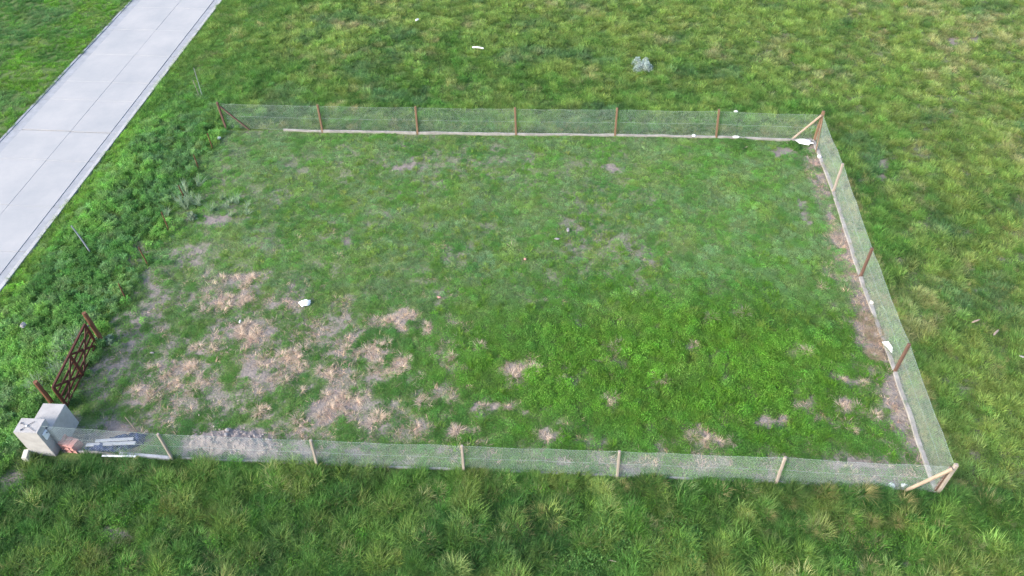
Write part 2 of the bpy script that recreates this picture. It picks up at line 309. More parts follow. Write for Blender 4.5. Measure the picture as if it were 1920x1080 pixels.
# ------------------------------------------------------------------ plant meshes
def mesh_arrays(name, V, F, S, m):
    me = bpy.data.meshes.new(name); me.from_pydata(V, [], F); a = me.attributes.new('shade', 'FLOAT_COLOR', 'POINT')
    S = np.asarray(S, np.float32); a.data.foreach_set('color', np.concatenate([S, np.ones((len(S), 1), np.float32)], 1).ravel())
    me.materials.append(m); return me
def tuft_mesh(name, m, n, rad, lmin, lmax, wid, lean0, lean1, droop, seed, shade=(.75, 1.25), dirbias=None, segs=3, hue=.08):
    """a tuft of tapering, drooping blades rooted within rad"""
    rg = random.Random(seed); V, F, S = [], [], []
    for k in range(n):
        rr = rad*math.sqrt(rg.random()); a0 = rg.uniform(0, 2*math.pi); bx, by = rr*math.cos(a0), rr*math.sin(a0)
        a = a0+rg.gauss(0, .9) if rad > .02 else rg.uniform(0, 2*math.pi)
        if dirbias: a = math.atan2(math.sin(a)+dirbias[1], math.cos(a)+dirbias[0])
        th = rg.uniform(lean0, lean1); L = rg.uniform(lmin, lmax); p = Vector((bx, by, -.02)); w0 = wid*rg.uniform(.7, 1.3)
        side = Vector((-math.sin(a), math.cos(a), 0)); tw = rg.uniform(-.6, .6); s = rg.uniform(*shade); hs = rg.uniform(-hue, hue)
        col = (s*(1+hs), s, s*(1-hs)); base = len(V)
        for j in range(segs+1):
            f = j/segs; ang = th+droop*f*f; d = Vector((math.cos(a)*math.sin(ang), math.sin(a)*math.sin(ang), math.cos(ang)))
            if j: p = p+d*(L/segs)
            w = w0*(1-f**1.6)*.5; sv = side*math.cos(tw)+d.cross(side)*math.sin(tw)
            if j < segs: V += [tuple(p-sv*w), tuple(p+sv*w)]; S += [col, col]
            else: V.append(tuple(p)); S.append(col)
        for j in range(segs-1):
            q = base+2*j; F.append((q, q+1, q+3, q+2))
        q = base+2*(segs-1); F.append((q, q+1, q+2))
    return mesh_arrays(name, V, F, S, m)
def leafy_mesh(name, m, n, rad, hgt, ls, seed, shade=(.7, 1.3), dome=True, tilt=.7, stems=0):
    """a low plant: many leaf-sized faces spread through a dome"""
    rg = random.Random(seed); V, F, S = [], [], []
    for k in range(n):
        rr = rad*math.sqrt(rg.random()); a = rg.uniform(0, 6.2832); hmax = hgt*(1-.75*(rr/rad)**2) if dome else hgt
        z = hmax*(.25+.75*rg.random()**.6); c = Vector((rr*math.cos(a), rr*math.sin(a), z)); yaw = rg.uniform(0, 6.2832); ti = rg.uniform(-tilt, tilt)
        l = ls*rg.uniform(.6, 1.35); w = l*rg.uniform(.4, .6); d = Vector((math.cos(yaw)*math.cos(ti), math.sin(yaw)*math.cos(ti), math.sin(ti)))
        sv = Vector((-math.sin(yaw), math.cos(yaw), rg.uniform(-.4, .4))).normalized(); s = rg.uniform(*shade); col = (s*rg.uniform(.93, 1.07), s, s*rg.uniform(.9, 1.1)); b0 = len(V)
        V += [tuple(c), tuple(c+d*l*.5-sv*w*.5), tuple(c+d*l-Vector((0, 0, .12*l))), tuple(c+d*l*.5+sv*w*.5)]; S += [col]*4; F.append((b0, b0+1, b0+2, b0+3))
    for k in range(stems):
        a = rg.uniform(0, 6.2832); tx = Vector((math.cos(a), math.sin(a), 0))*rad*rg.uniform(.2, .9); top = Vector((tx.x, tx.y, hgt*rg.uniform(.8, 1.25))); b0 = len(V)
        sv = Vector((-math.sin(a), math.cos(a), 0))*.005; V += [tuple(-sv), tuple(sv), tuple(top)]; S += [(1.1, 1.1, 1)]*3; F.append((b0, b0+1, b0+2))
        for j in range(7):     # small leaves up the stem
            c = top*(.4+.6*j/6); yaw = rg.uniform(0, 6.28); d = Vector((math.cos(yaw), math.sin(yaw), .5))*ls*1.2; s2 = Vector((-math.sin(yaw), math.cos(yaw), 0))*ls*.28; b0 = len(V)
            V += [tuple(c), tuple(c+d*.5-s2), tuple(c+d), tuple(c+d*.5+s2)]; S += [(1.25, 1.25, 1.2)]*4; F.append((b0, b0+1, b0+2, b0+3))
    return mesh_arrays(name, V, F, S, m)

def species(name, meshes):
    c = bpy.data.collections.new(name+'_kinds')
    for i, me in enumerate(meshes):
        o = bpy.data.objects.new('%s_kind_%02d' % (name, i), me); c.objects.link(o)
    return c, len(meshes)
def scatter(name, coll, nk, x, y, scl, col, tilt=.12, zoff=0., yawdir=None, yawspread=math.pi):
    n = len(x); z = ground_h(x, y)+zoff
    me = bpy.data.meshes.new(name); me.vertices.add(n); me.vertices.foreach_set('co', np.stack([x, y, z], 1).astype(np.float32).ravel())
    yaw = RNG.uniform(-math.pi, math.pi, n) if yawdir is None else yawdir+RNG.normal(0, yawspread, n)
    rot = np.stack([RNG.normal(0, tilt, n), RNG.normal(0, tilt, n), yaw], 1)
    for nm, ty, key, arr in (('rot', 'FLOAT_VECTOR', 'vector', rot), ('scl', 'FLOAT_VECTOR', 'vector', scl), ('col', 'FLOAT_COLOR', 'color', np.concatenate([col, np.ones((n, 1))], 1))):
        a = me.attributes.new(nm, ty, 'POINT'); a.data.foreach_set(key, np.ascontiguousarray(arr, np.float32).ravel())
    a = me.attributes.new('idx', 'INT', 'POINT'); a.data.foreach_set('value', RNG.integers(0, nk, n).astype(np.int32))
    o = link(name, me); ng = bpy.data.node_groups.new(name+'_nodes', 'GeometryNodeTree')
    ng.interface.new_socket('Geometry', in_out='INPUT', socket_type='NodeSocketGeometry'); ng.interface.new_socket('Geometry', in_out='OUTPUT', socket_type='NodeSocketGeometry')
    N = ng.nodes; gi = N.new('NodeGroupInput'); go = N.new('NodeGroupOutput'); ip = N.new('GeometryNodeInstanceOnPoints'); ci = N.new('GeometryNodeCollectionInfo')
    ci.inputs['Collection'].default_value = coll; ci.inputs['Separate Children'].default_value = True; ci.inputs['Reset Children'].default_value = True
    def na(nm, ty):
        k = N.new('GeometryNodeInputNamedAttribute'); k.data_type = ty; k.inputs['Name'].default_value = nm; return k.outputs['Attribute']
    er = N.new('FunctionNodeEulerToRotation'); L = ng.links
    L.new(gi.outputs[0], ip.inputs['Points']); L.new(ci.outputs[0], ip.inputs['Instance']); ip.inputs['Pick Instance'].default_value = True
    L.new(na('idx', 'INT'), ip.inputs['Instance Index']); L.new(na('rot', 'FLOAT_VECTOR'), er.inputs[0]); L.new(er.outputs[0], ip.inputs['Rotation'])
    L.new(na('scl', 'FLOAT_VECTOR'), ip.inputs['Scale']); L.new(ip.outputs[0], go.inputs[0])
    md = o.modifiers.new('scatter', 'NODES'); md.node_group = ng; tag(o, kind='stuff'); return o
def in_view(x, y, mx=3.5, my=2.5):
    """the stretch of land the photograph covers, plus a margin all round"""
    t_ = (y+4.3)/(33.5+4.3); xl = -28.8+(-49.5+28.8)*t_; t2 = (y+2.7)/(33.8+2.7); xr = 1.7+(15.4-1.7)*t2
    return (x > xl-mx) & (x < xr+mx) & (y > -4.6-my) & (y < 33.8+my)
def pts(x0, x1, y0, y1, dens):
    n = int((x1-x0)*(y1-y0)*dens); x = RNG.uniform(x0, x1, n); y = RNG.uniform(y0, y1, n); k = in_view(x, y); return x[k], y[k]
def mix(a, b, f): f = np.clip(np.asarray(f), 0, 1)[:, None]; return np.asarray(a)*(1-f)+np.asarray(b)*f
def jitter(c, s=.14):
    n = len(c); v = np.exp(RNG.normal(0, s, n))[:, None]; h = RNG.normal(0, .06, (n, 3)); return np.clip(c*v*(1+h), .004, .8)
def uni(n, a, b, az=None, bz=None):
    s = RNG.uniform(a, b, n); z = s*(RNG.uniform(az, bz, n) if az else 1); return np.stack([s, s, z], 1)

G_DARK = np.array((.046, .128, .028)); G_MID = np.array((.095, .220, .040)); G_LUSH = np.array((.118, .275, .026)); OLIVE = np.array((.200, .285, .066))
TAN = np.array((.34, .325, .155)); BLUEG = np.array((.085, .170, .075)); STRAWC = np.array((.50, .385, .28))

# ------------------------------------------------------------------ grass and weeds
long_grass = species('long_grass', [tuft_mesh('lg%d' % i, M_leaf, 95, .19, .16, .40, .012, .1, .75, 1.0, 100+i, dirbias=(.5, .35)) for i in range(9)])
field_grass = species('field_grass', [tuft_mesh('fg%d' % i, M_leaf, 70, .17, .14, .32, .014, .1, .85, .8, 200+i) for i in range(6)])
short_grass = species('short_grass', [tuft_mesh('sg%d' % i, M_leaf, 70, .17, .05, .13, .011, .1, 1.0, .6, 300+i, segs=2) for i in range(5)])
clover = species('clover', [leafy_mesh('cl%d' % i, M_leaf, 130, .2, .10, .040, 400+i) for i in range(6)])
weed = species('weed', [leafy_mesh('wd%d' % i, M_leaf, 210, .2, .32, .042, 500+i, tilt=.8, stems=5) for i in range(6)])
straw_bits = species('straw_bit', [tuft_mesh('sb%d' % i, M_leaf, 26, .12, .08, .22, .010, .9, 1.5, .3, 600+i, segs=2) for i in range(4)])

def field_colour(x, y):
    n1 = fbm(x, y, 11, .16, 3); n2 = fbm(x, y, 13, .7, 3); n3 = fbm(x, y, 17, 2.2, 2)
    right = sstep(-2, 10, x)*.20; far = sstep(21, 34, y)*.14-.06*(y > 19)*(1-sstep(20, 24, y)); road = 1-sstep(-33, -22, x)
    ol = sstep(.36, .66, n1*.45+n2*.40+n3*.15+right+far-road*.12)
    c = mix(G_MID, OLIVE, ol); c = mix(c, BLUEG, sstep(.56, .72, fbm(x, y, 19, .5, 3))*.7); c = mix(c, G_DARK, sstep(.55, .75, fbm(x, y, 23, .9, 2))*.5)
    c = mix(c, TAN, sstep(.60, .82, fbm(x, y, 29, .55, 3)*.6+n3*.4+right*.5+far*.6)*.75)
    return c
# back and right-hand field
x, y = pts(-35, 20, 19.3, 38, 26); k = (x-ROADX(y) > -34.7); x, y = x[k], y[k]
x2, y2 = pts(.15, 20, -8, 19.3, 26); x = np.concatenate([x, x2]); y = np.concatenate([y, y2])
bf = bare_field(x, y); k = RNG.random(len(x)) > bf*1.15; x, y = x[k], y[k]; n = len(x)
d, w1, w2 = worley(x+.3*fbm(x, y, 42, 2, 2), y, 4, 1.7); dome = 1.25-1.0*np.clip(d, 0, .9)
hump = (.55+.5*fbm(x, y, 41, .8, 3))*dome*(.7+.6*w1)
s = RNG.uniform(.8, 1.2, n)*(.75+.35*hump); sc3 = np.stack([s, s, RNG.uniform(.8, 1.2, n)*hump*1.35], 1)
c = field_colour(x, y); c = mix(c, OLIVE*1.1, sstep(.55, 1, w2)*.5*(1-d)); c = c*(.8+.45*w1)[:, None]; c = mix(c, G_MID*.85, sstep(.35, .75, d)*.6)  # gaps between clumps darkened in the colour, as shade would
scatter('field_grass', *field_grass, x, y, sc3, jitter(c*np.array((1.18, 1.18, 1.25)), .13), .15)
# clumps of longer yellow grass in the right-hand field and along the outside of the fences
x, y = pts(.3, 20, -8, 36, 3.2); k = (fbm(x, y, 43, .6, 3) > .46); x, y = x[k], y[k]
x2 = RNG.uniform(.10, .95, 620); y2 = RNG.uniform(-.1, 19.1, 620); x3 = RNG.uniform(-29.3, 0, 170); y3 = RNG.uniform(19.3, 20.0, 170)
xa = np.concatenate([x, x2, x3]); ya = np.concatenate([y, y2, y3]); n = len(xa)
c = mix(OLIVE*1.05, TAN, RNG.random(n)*.8); c = mix(c, TAN*1.1, ((xa > .05) & (xa < 1.0) & (ya > 0) & (ya < 19.2))*.6)
scatter('yellow_grass', *long_grass, xa, ya, uni(n, .45, .85, .7, 1.1), jitter(c, .15), .2)
# rank grass in front of the lot
x, y = pts(-40, 16, -8, -.07, 48); k = ~((x > -30.0) & (x < -29.0) & (y > -.3)) & ~((x-ROADX(y)) < -34.7); x, y = x[k], y[k]
bf = bare_field(x, y); k = RNG.random(len(x)) > bf*1.2; x, y = x[k], y[k]
k = (RNG.random(len(x)) < .62+.5*sstep(-1.1, -.3, y)) & ~((np.abs(x+11.35+.15*y) < .17) & (y > -2.0) & (y < -.4)) & ~((x > -29.2) & (x < -28.0) & (y > -.42)); x, y = x[k], y[k]; n = len(x)
n1 = fbm(x, y, 61, .45, 3); n2 = fbm(x, y, 63, 1.2, 3)
c = mix(G_DARK*1.2, G_MID*1.05, sstep(.3, .7, n1)); c = mix(c, OLIVE*1.0, sstep(.52, .74, n2*.6+n1*.4+sstep(-22, 0, x)*.06)); c = mix(c, TAN*.9, (RNG.random(n) < .07)*.7)
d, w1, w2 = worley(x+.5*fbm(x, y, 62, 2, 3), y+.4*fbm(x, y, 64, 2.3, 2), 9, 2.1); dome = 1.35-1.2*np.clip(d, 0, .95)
c = mix(c, OLIVE*1.0, sstep(.6, 1.0, w2)*.55*sstep(.75, .2, d)); c = mix(c, TAN*1.0, sstep(.85, 1, w1)*.3*sstep(.5, .1, d)); c = mix(c, G_DARK*.9, sstep(.4, .8, d)*.75); c = c*(.74+.5*w1)[:, None]  # clump tops lightened and gaps darkened by colour, standing in for shade
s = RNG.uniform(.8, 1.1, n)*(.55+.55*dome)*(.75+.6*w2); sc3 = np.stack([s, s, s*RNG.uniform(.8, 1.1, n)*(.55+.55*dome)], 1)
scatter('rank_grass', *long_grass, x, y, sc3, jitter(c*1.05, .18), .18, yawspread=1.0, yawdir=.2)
x, y = pts(-40, 16, -8, -.5, 9); k = fbm(x, y, 67, .5, 3) > .5; x, y = x[k], y[k]; n = len(x)
scatter('front_undergrowth', *clover, x, y, uni(n, .8, 1.4, 1, 2), jitter(mix(G_MID, G_LUSH, RNG.random(n)), .15), .15)
# leafy weeds on the verge between road and lot
x, y = pts(-37, -28.0, -5, 36, 34); xr = x-ROADX(y)
inside = fbm(x, y, 71, .5, 3)*2.2
k = (xr > -34.72) & (RNG.random(len(x)) < 1-sstep(-31.0, -29.0, x+(inside-1.1)*1.2)*.97) & ~((y < 1.7) & (x > -30.5)); x, y, xr = x[k], y[k], xr[k]
bf = bare_field(x, y); k = RNG.random(len(x)) > bf; x, y, xr = x[k], y[k], xr[k]; n = len(x)
tall = sstep(-34.6, -33.2, xr)*(1-sstep(17, 26, y))
n1 = fbm(x, y, 73, .5, 3); n2 = fbm(x, y, 75, 1.6, 3)
c = mix(G_DARK*1.1, G_MID, sstep(.3, .65, n1)); c = mix(c, BLUEG*1.2, sstep(.5, .72, n2)*.45); c = mix(c, G_LUSH*.95, (1-sstep(-34.6, -33.6, xr))*.8)
d, w1, w2 = worley(x+.3*fbm(x, y, 72, 2, 2), y, 21, 1.8); c = c*(.82+.36*w1)[:, None]; c = mix(c, np.array((.13, .215, .09)), sstep(.7, 1, w2)*.5)
s = RNG.uniform(.8, 1.2, n); hz = (.22+.85*tall)*(.5+.7*n1)*(1.15-.6*np.clip(d, 0, .9)); sc3 = np.stack([s, s, s*hz], 1)
scatter('verge_weeds', *weed, x, y, sc3, jitter(c*np.array((1.75, 1.58, 1.65)), .17), .12)
x, y = pts(-37, -28.6, -5, 36, 24); xr = x-ROADX(y); k = (xr > -34.75) & (RNG.random(len(x)) < 1-sstep(-30.4, -28.9, x)*.9) & ~((y < 1.7) & (x > -30.4)); x, y, xr = x[k], y[k], xr[k]
k = RNG.random(len(x)) > .5*sstep(-34.2, -33.4, xr)*(1-sstep(17, 26, y))+bare_field(x, y)*.6; x, y = x[k], y[k]; n = len(x)
scatter('verge_grass', *field_grass, x, y, uni(n, .6, 1.0), jitter(mix(G_MID, OLIVE, RNG.random(n)*.6)*1.1, .15), .15)
yy = RNG.uniform(4, 36, 900); side_ = RNG.random(900) < .55; xx = np.where(side_, -34.84+np.abs(RNG.normal(0, .06, 900)), -40.93-np.abs(RNG.normal(0, .06, 900)))+ROADX(yy)
k = in_view(xx, yy) & (fbm(xx, yy, 87, .8, 3) > .42); xx, yy = xx[k], yy[k]; n = len(xx)
scatter('road_edge_grass', *field_grass, xx, yy, uni(n, .35, .75, .6, 1), jitter(mix(G_MID, OLIVE, RNG.random(n)*.7), .15), .2)
# mown verge on the far side of the road
x, y = pts(-54, -40.9, 10, 38, 26); k = (x-ROADX(y)) < -41.05; x, y = x[k], y[k]; n = len(x)
n1 = fbm(x, y, 81, .35, 3); c = mix(G_DARK*1.2, G_LUSH*.95, sstep(.3, .68, n1)); c = mix(c, OLIVE, sstep(.5, .75, fbm(x, y, 83, .9, 3))*.6); c = mix(c, BLUEG, sstep(.55, .75, fbm(x, y, 85, .4, 2))*.6)
d, w1, w2 = worley(x, y, 33, 1.2); c = c*(1.1+.4*w1)[:, None]
scatter('far_verge_grass', *field_grass, x, y, uni(n, .5, .85, .6, .9), jitter(c, .12), .12)

# inside the lot
def lush(x, y): return np.clip(np.exp(-((x+6.5)/6.0)**2-((y-4.8)/4.2)**2)*1.15 + .6*np.exp(-((x+13)/5)**2-((y-4.5)/3.)**2), 0, 1)
def lot_colour(x, y):
    n1 = fbm(x, y, 91, .4, 3); n2 = fbm(x, y, 93, 1.5, 3); L = lush(x, y)
    c = mix(G_DARK*1.35, G_MID*1.05, sstep(.3, .68, n1)); c = mix(c, G_LUSH*1.08, np.clip(L*(.35+n2), 0, 1)*.95)
    c = mix(c, np.array((.15, .235, .10)), (1-L)*sstep(.35, .65, n2)*sstep(5, 9, y)*.8); c = mix(c, OLIVE, sstep(.58, .76, fbm(x, y, 95, .8, 3))*.55*(.3+.7*sstep(4, 9, y)))
    return c*np.array((1.2, 1.16, 1.35))
x, y = pts(-29.9, -.1, .1, 19.0, 44); bf = bare_field(x, y); sf = straw_field(x, y)
k = green_ok(x, y, np.maximum(bf, sf*.95)); k &= ~((x < -28.2) & (y < 1.5)); k &= ~((x > -28.4) & (x < -26.2) & (y < .75))
x, y = x[k], y[k]; n = len(x); L = lush(x, y); nn = fbm(x, y, 97, .9, 3)
k = RNG.random(n) < .5+.5*L+.35*(nn > .55); x, y, L, nn = x[k], y[k], L[k], nn[k]; n = len(x)
d, w1, w2 = worley(x+.3*fbm(x, y, 98, 2, 2), y, 14, 1.9); s = RNG.uniform(.7, 1.1, n)*(.75+.35*L); sc3 = np.stack([s, s, s*(.35+.7*nn+1.0*L)*(1.35-.9*np.clip(d, 0, .9))*(.7+.6*w1)], 1)
c = lot_colour(x, y)*(.8+.42*w1)[:, None]; c = mix(c, G_LUSH*.95, sstep(.6, 1, w2)*.5); c = c*(1.0+.3*sstep(6, 11, y))[:, None]
scatter('lot_clover', *clover, x, y, sc3, jitter(c, .14), .1)
x, y = pts(-29.7, -.1, .1, 19.0, 30); bf = bare_field(x, y); sf = straw_field(x, y); k = green_ok(x, y, np.maximum(bf, sf*.9), .07)
k &= ~((x < -28.2) & (y < 1.5)) & ~((x > -28.4) & (x < -26.2) & (y < .75)); x, y = x[k], y[k]; n = len(x)
c = mix(lot_colour(x, y), OLIVE*.9, RNG.random(n)*.35)*(1.0+.3*sstep(6, 11, y))[:, None]
scatter('lot_turf', *short_grass, x, y, uni(n, .7, 1.2), jitter(c, .15), .1)
# long bright grass in the lush half
x, y = pts(-18, -.3, .6, 11, 16); L = lush(x, y); k = RNG.random(len(x)) < L*sstep(.35, .6, fbm(x, y, 99, .7, 3))*1.1; k &= RNG.random(len(x)) > bare_field(x, y)+straw_field(x, y); x, y = x[k], y[k]; n = len(x)
scatter('lush_grass', *field_grass, x, y, uni(n, .7, 1.05), jitter(mix(G_LUSH, OLIVE*1.0, sstep(.4, .75, fbm(x, y, 101, 1.3, 2))*.55), .13), .2)
# small yellow-green clumps in the thin back half
x, y = pts(-27, -2, 9, 18.8, 4.0); k = fbm(x, y, 103, .3, 3)+.16*(1-sstep(-20, -10, x)) > .56; x, y = x[k], y[k]; n = len(x)
scatter('grass_clumps', *field_grass, x, y, uni(n, .5, .85, .7, 1.), jitter(mix(G_LUSH*1.1, OLIVE*1.15, .3+RNG.random(n)*.7), .10), .1)
# straw and dead stalks lying on the ground
x, y = pts(-29, -.1, .2, 12, 55); sf = straw_field(x, y); e = sstep(-1.8, -.2, x)*.35+(1-sstep(.3, 1.4, y))*.22+bare_field(x, y)*.10
k = RNG.random(len(x)) < np.clip(sf*.75*sstep(.25, .55, fbm(x, y, 107, 1.8, 2))+e*.8, 0, 1); x, y = x[k], y[k]; n = len(x)
x2 = RNG.uniform(-1.1, -.1, 420); y2 = RNG.uniform(6, 19, 420); k = bare_field(x2, y2) > .35; x = np.concatenate([x, x2[k]]); y = np.concatenate([y, y2[k]]); n = len(x)
scatter('dead_stalks', *straw_bits, x, y, uni(n, .7, 1.5), jitter(mix(STRAWC*1.15, np.array((.40, .32, .25)), RNG.random(n)), .16), .15)

# ------------------------------------------------------------------ fences
POST_H = 1.6
def post(parent, name, bx, by, m, lean=(0, 0), h=POST_H, w=.09):
    z = gh(bx, by); o = link(name, beam_mesh(name, (0, 0, -.3), (lean[0], lean[1], h), w, w, roll_up=Vector((.05, 1, 0)), bevel=.012), m, parent)
    o.location = Vector((bx, by, z))-parent.location; return o
def chain_link(parent, P, h0=.05, h1=1.5, pitch=.09, r=.0017, lean=None):
    """woven diagonal wires along the polyline P, plus three line wires"""
    Ls = [0]
    for a, b in zip(P[:-1], P[1:]): Ls.append(Ls[-1]+math.dist(a, b))
    T = Ls[-1]
    def at(s, z):
        s = min(max(s, 0), T)
        for i in range(len(P)-1):
            if s <= Ls[i+1]+1e-9: break
        u = (s-Ls[i])/(Ls[i+1]-Ls[i]); bx = P[i][0]+(P[i+1][0]-P[i][0])*u; by = P[i][1]+(P[i+1][1]-P[i][1])*u
        sag = -.03*math.sin(u*math.pi)*(z/h1)**2+.012*math.sin(s*5.1+1)*(z/h1); nx_, ny_ = -(P[i+1][1]-P[i][1]), P[i+1][0]-P[i][0]; nl = math.hypot(nx_, ny_)
        b_ = .015*math.sin(s*1.7+z*2)*math.sin(u*math.pi)+.008*math.sin(s*3.3+z)
        lx = 0
        if lean: lx = (lean[i]*(1-u)+lean[i+1]*u)*z/POST_H
        dx, dy = (P[i+1][0]-P[i][0])/(Ls[i+1]-Ls[i]), (P[i+1][1]-P[i][1])/(Ls[i+1]-Ls[i])
        return (bx+nx_/nl*b_+dx*0+lx*abs(dx), by+ny_/nl*b_, z+sag)
    V, F = [], []; H = h1-h0; slope = .92
    n = int((T+H/slope)/pitch)+1
    for dr in (1, -1):
        for i in range(n):
            s0 = i*pitch-(H/slope if dr > 0 else 0); ptsl = []
            for j in range(7):
                z = h0+H*j/6; s = s0+dr*(H/slope)*j/6 if dr > 0 else s0-(H/slope)*j/6
                if 0 <= s <= T: ptsl.append(at(s, z))
            if len(ptsl) > 1: wire_add(V, F, ptsl, r)
    for c_ in (V,):
        V2 = [(v[0]-parent.location.x, v[1]-parent.location.y, v[2]) for v in c_]
    me = bpy.data.meshes.new('chain_link_mesh'); me.from_pydata(V2, [], F); o = link('chain_link_mesh', me, M_galv, parent); tag(o, kind='stuff')
    for z in (h1, .78, h0+.02):
        V, F = [], []; wire_add(V, F, [at(T*j/60, z) for j in range(61)], .003)
        V = [(v[0]-parent.location.x, v[1]-parent.location.y, v[2]) for v in V]
        me = bpy.data.meshes.new('line_wire'); me.from_pydata(V, [], F); link('line_wire', me, M_galv, parent)
def plinth(parent, a, b, zt, m=None, th=.07, off=0., name='plinth_slab'):
    a = Vector((a[0], a[1], 0)); b = Vector((b[0], b[1], 0)); L = (b-a).length; me = bpy.data.meshes.new(name)
    bm = bmesh.new(); n = 14
    for i in range(n):
        pass
    add_box(bm, 0, 0, zt/2-.12, L-.10, th, zt+.24)
    bmesh.ops.subdivide_edges(bm, edges=[e for e in bm.edges if abs(e.verts[0].co.x-e.verts[1].co.x) > .5], cuts=18, use_grid_fill=True)
    for v in bm.verts:
        if v.co.z > 0: v.co.z += (mnoise.noise(Vector((v.co.x*1.3+a.x, a.y, 3)))*.03)
        v.co.y += mnoise.noise(Vector((v.co.x*.9+a.x, a.y, 9)))*.025
    o = link(name, bm_mesh(name, bm), m or M_plinth, parent); mid = (a+b)/2; o.location = (mid.x-parent.location.x, mid.y-parent.location.y+off, 0)
    o.rotation_euler = (0, 0, math.atan2(b.y-a.y, b.x-a.x)); return o
def brace(parent, a, b, m, w=.075, name='brace'):
    a = Vector(a); b = Vector(b); o = link(name, beam_mesh(name, (0, 0, 0), b-a, w, w, bevel=.01), m, parent); o.location = a-parent.location; return o

# back fence
BP = [(0, 18.86), (-4.67, 19.06), (-9.62, 19.10), (-14.53, 19.06), (-19.52, 19.08), (-24.41, 19.12), (-29.47, 19.24)]
BL = [0, -.13, 0, -.01, .09, .08, .0]
fb_ = empty('chain_link_fence', (-14.7, 19.1, 0)); tag(fb_, 'chain link fence on orange brown posts along the far edge of the lot', 'fence', 'chain link fences around the lot')
for i, (p, l) in enumerate(zip(BP, BL)):
    if i == 0: continue
    post(fb_, 'post', p[0], p[1]-.05, M_wood_red if i == 6 else M_wood_org, (l, 0), 1.62, .10)
chain_link(fb_, BP, lean=BL)
for a, b_ in zip(BP[:-2], BP[1:-1]): plinth(fb_, a, b_, .13, off=-.06)
plinth(fb_, BP[-2], (-26.5, 19.2), .10, off=-.06)
brace(fb_, (BP[6][0]+.06, BP[6][1]-.02, 1.35), (-28.25, 19.18, .0), M_wood_red)
# right fence
RP = [(0.03, -.03), (.05, 4.75), (0.0, 9.56), (.10, 14.95), (0.02, 18.86)]
fr_ = empty('chain_link_fence', (0, 9.4, 0)); tag(fr_, 'chain link fence with red brown posts down the right side of the lot', 'fence', 'chain link fences around the lot')
for i, p in enumerate(RP):
    if i in (0,): continue
    if i == 4:
        post(fr_, 'corner_post', p[0]-.03, p[1], M_wood_org, (.05, .06), 1.66, .13); continue
    post(fr_, 'post', p[0]-.05, p[1], M_wood_red if i < 3 else M_wood_grey, (0, 0), 1.6, .10)
brace(fr_, (-.04, 18.83, 1.5), (-1.05, 18.98, .02), M_wood_pale, .08)
brace(fr_, (.02, 18.72, 1.35), (-.12, 17.95, .02), M_wood_org, .05)
chain_link(fr_, RP, h1=1.5)
for a, b_ in zip(RP[:-1], RP[1:]): plinth(fr_, (a[0]-.06, a[1]), (b_[0]-.06, b_[1]), .10, th=.13)
# front fence
FP = [(0.06, -.03), (-4.97, .06), (-10.05, .04), (-15.09, .01), (-20.03, -.01), (-25.0, -.01), (-29.02, .12)]
FL = [-.04, -.06, -.04, .06, .14, .06, .0]
ff_ = empty('chain_link_fence', (-14.5, 0, 0)); tag(ff_, 'chain link fence on posts coloured lit grey running from the cement pillar', 'fence', 'chain link fences around the lot')
for i, (p, l) in enumerate(zip(FP, FL)):
    if i == 6: continue
    if i == 0:
        post(ff_, 'corner_post', p[0], p[1], M_wood_grey, (l, 0), 1.66, .11)
        post(ff_, 'corner_post_face', p[0]-.095, p[1]+.03, M_wood_red, (l, 0), 1.48, .075); continue  # left face of the corner post, its redder tone on an added strip
    post(ff_, 'post', p[0], p[1]-.05, M_wood_grey, (l, 0), POST_H, .085)
brace(ff_, (FP[0][0]-.12, FP[0][1]-.07, 1.5), (-.98, -.06, .03), M_wood_pale, .085)
chain_link(ff_, FP, lean=FL)
for i, (a, b_) in enumerate(zip(FP[:-2], FP[1:-1])): plinth(ff_, a, b_, .07, off=.0)
plinth(ff_, FP[5], (-26.9, .07), .16, M_plank, th=.10, off=-.04)
plinth(ff_, (-26.95, .02), (-28.5, .10), .10, off=.0)

# ------------------------------------------------------------------ thin rusty stakes on the open left side
ST = [((-29.73, 7.19), .96, 'nearest the gate post, between the weeds and the bare soil'), ((-29.61, 9.21), 1.02, 'second along from the gate post, beside grey soil'), ((-29.59, 11.48), 1.0, 'beside the grey green thistle'), ((-29.68, 13.71), .72, 'half hidden in pale tall weeds beyond the thistle'), ((-29.8, 15.94), .78, 'next to last before the far corner post'), ((-29.64, 17.55), .9, 'closest to the braced far corner post')]
for (p, h, s_) in ST:
    o = link('iron_stake', pole_mesh('iron_stake', (0, 0, -.2), (random.uniform(-.06, .06), random.uniform(-.05, .05), h), .028, .024, 6), M_rust, loc=(p[0], p[1], gh(*p)))
    tag(o, 'thin rusty stake '+s_, 'stake', 'rusty stakes along the open left edge')
# pale stakes and poles on the verge
def stick(name, base, top, r0, r1, m, label, cat, group=None):
    b_ = Vector((base[0], base[1], gh(*base))); o = link(name, pole_mesh(name, (0, 0, -.15), Vector(top), r0, r1, 7, bend=.01), m, loc=b_); return tag(o, label, cat, group)
stick('leaning_pole', (-32.47, 9.9), (-.12, -.06, 1.62), .035, .03, M_plank, 'pale grey pole standing among the verge weeds near the road', 'pole')
stick('marker_stake', (-31.86, 22.27), (.10, .02, 1.7), .018, .012, M_plank, 'taller of two thin pale stakes standing together beyond the far corner post', 'stake', 'pair of thin pale stakes')
stick('marker_stake', (-31.98, 22.2), (-.04, .03, 1.0), .018, .014, M_wood_grey, 'shorter of two thin pale stakes standing together beyond the far corner post', 'stake', 'pair of thin pale stakes')
stick('wooden_stick', (-26.7, 1.0), (-.16, .08, .74), .02, .016, M_wood_pale, 'thin yellowish stick leaning behind the dark blue tarp', 'stick')

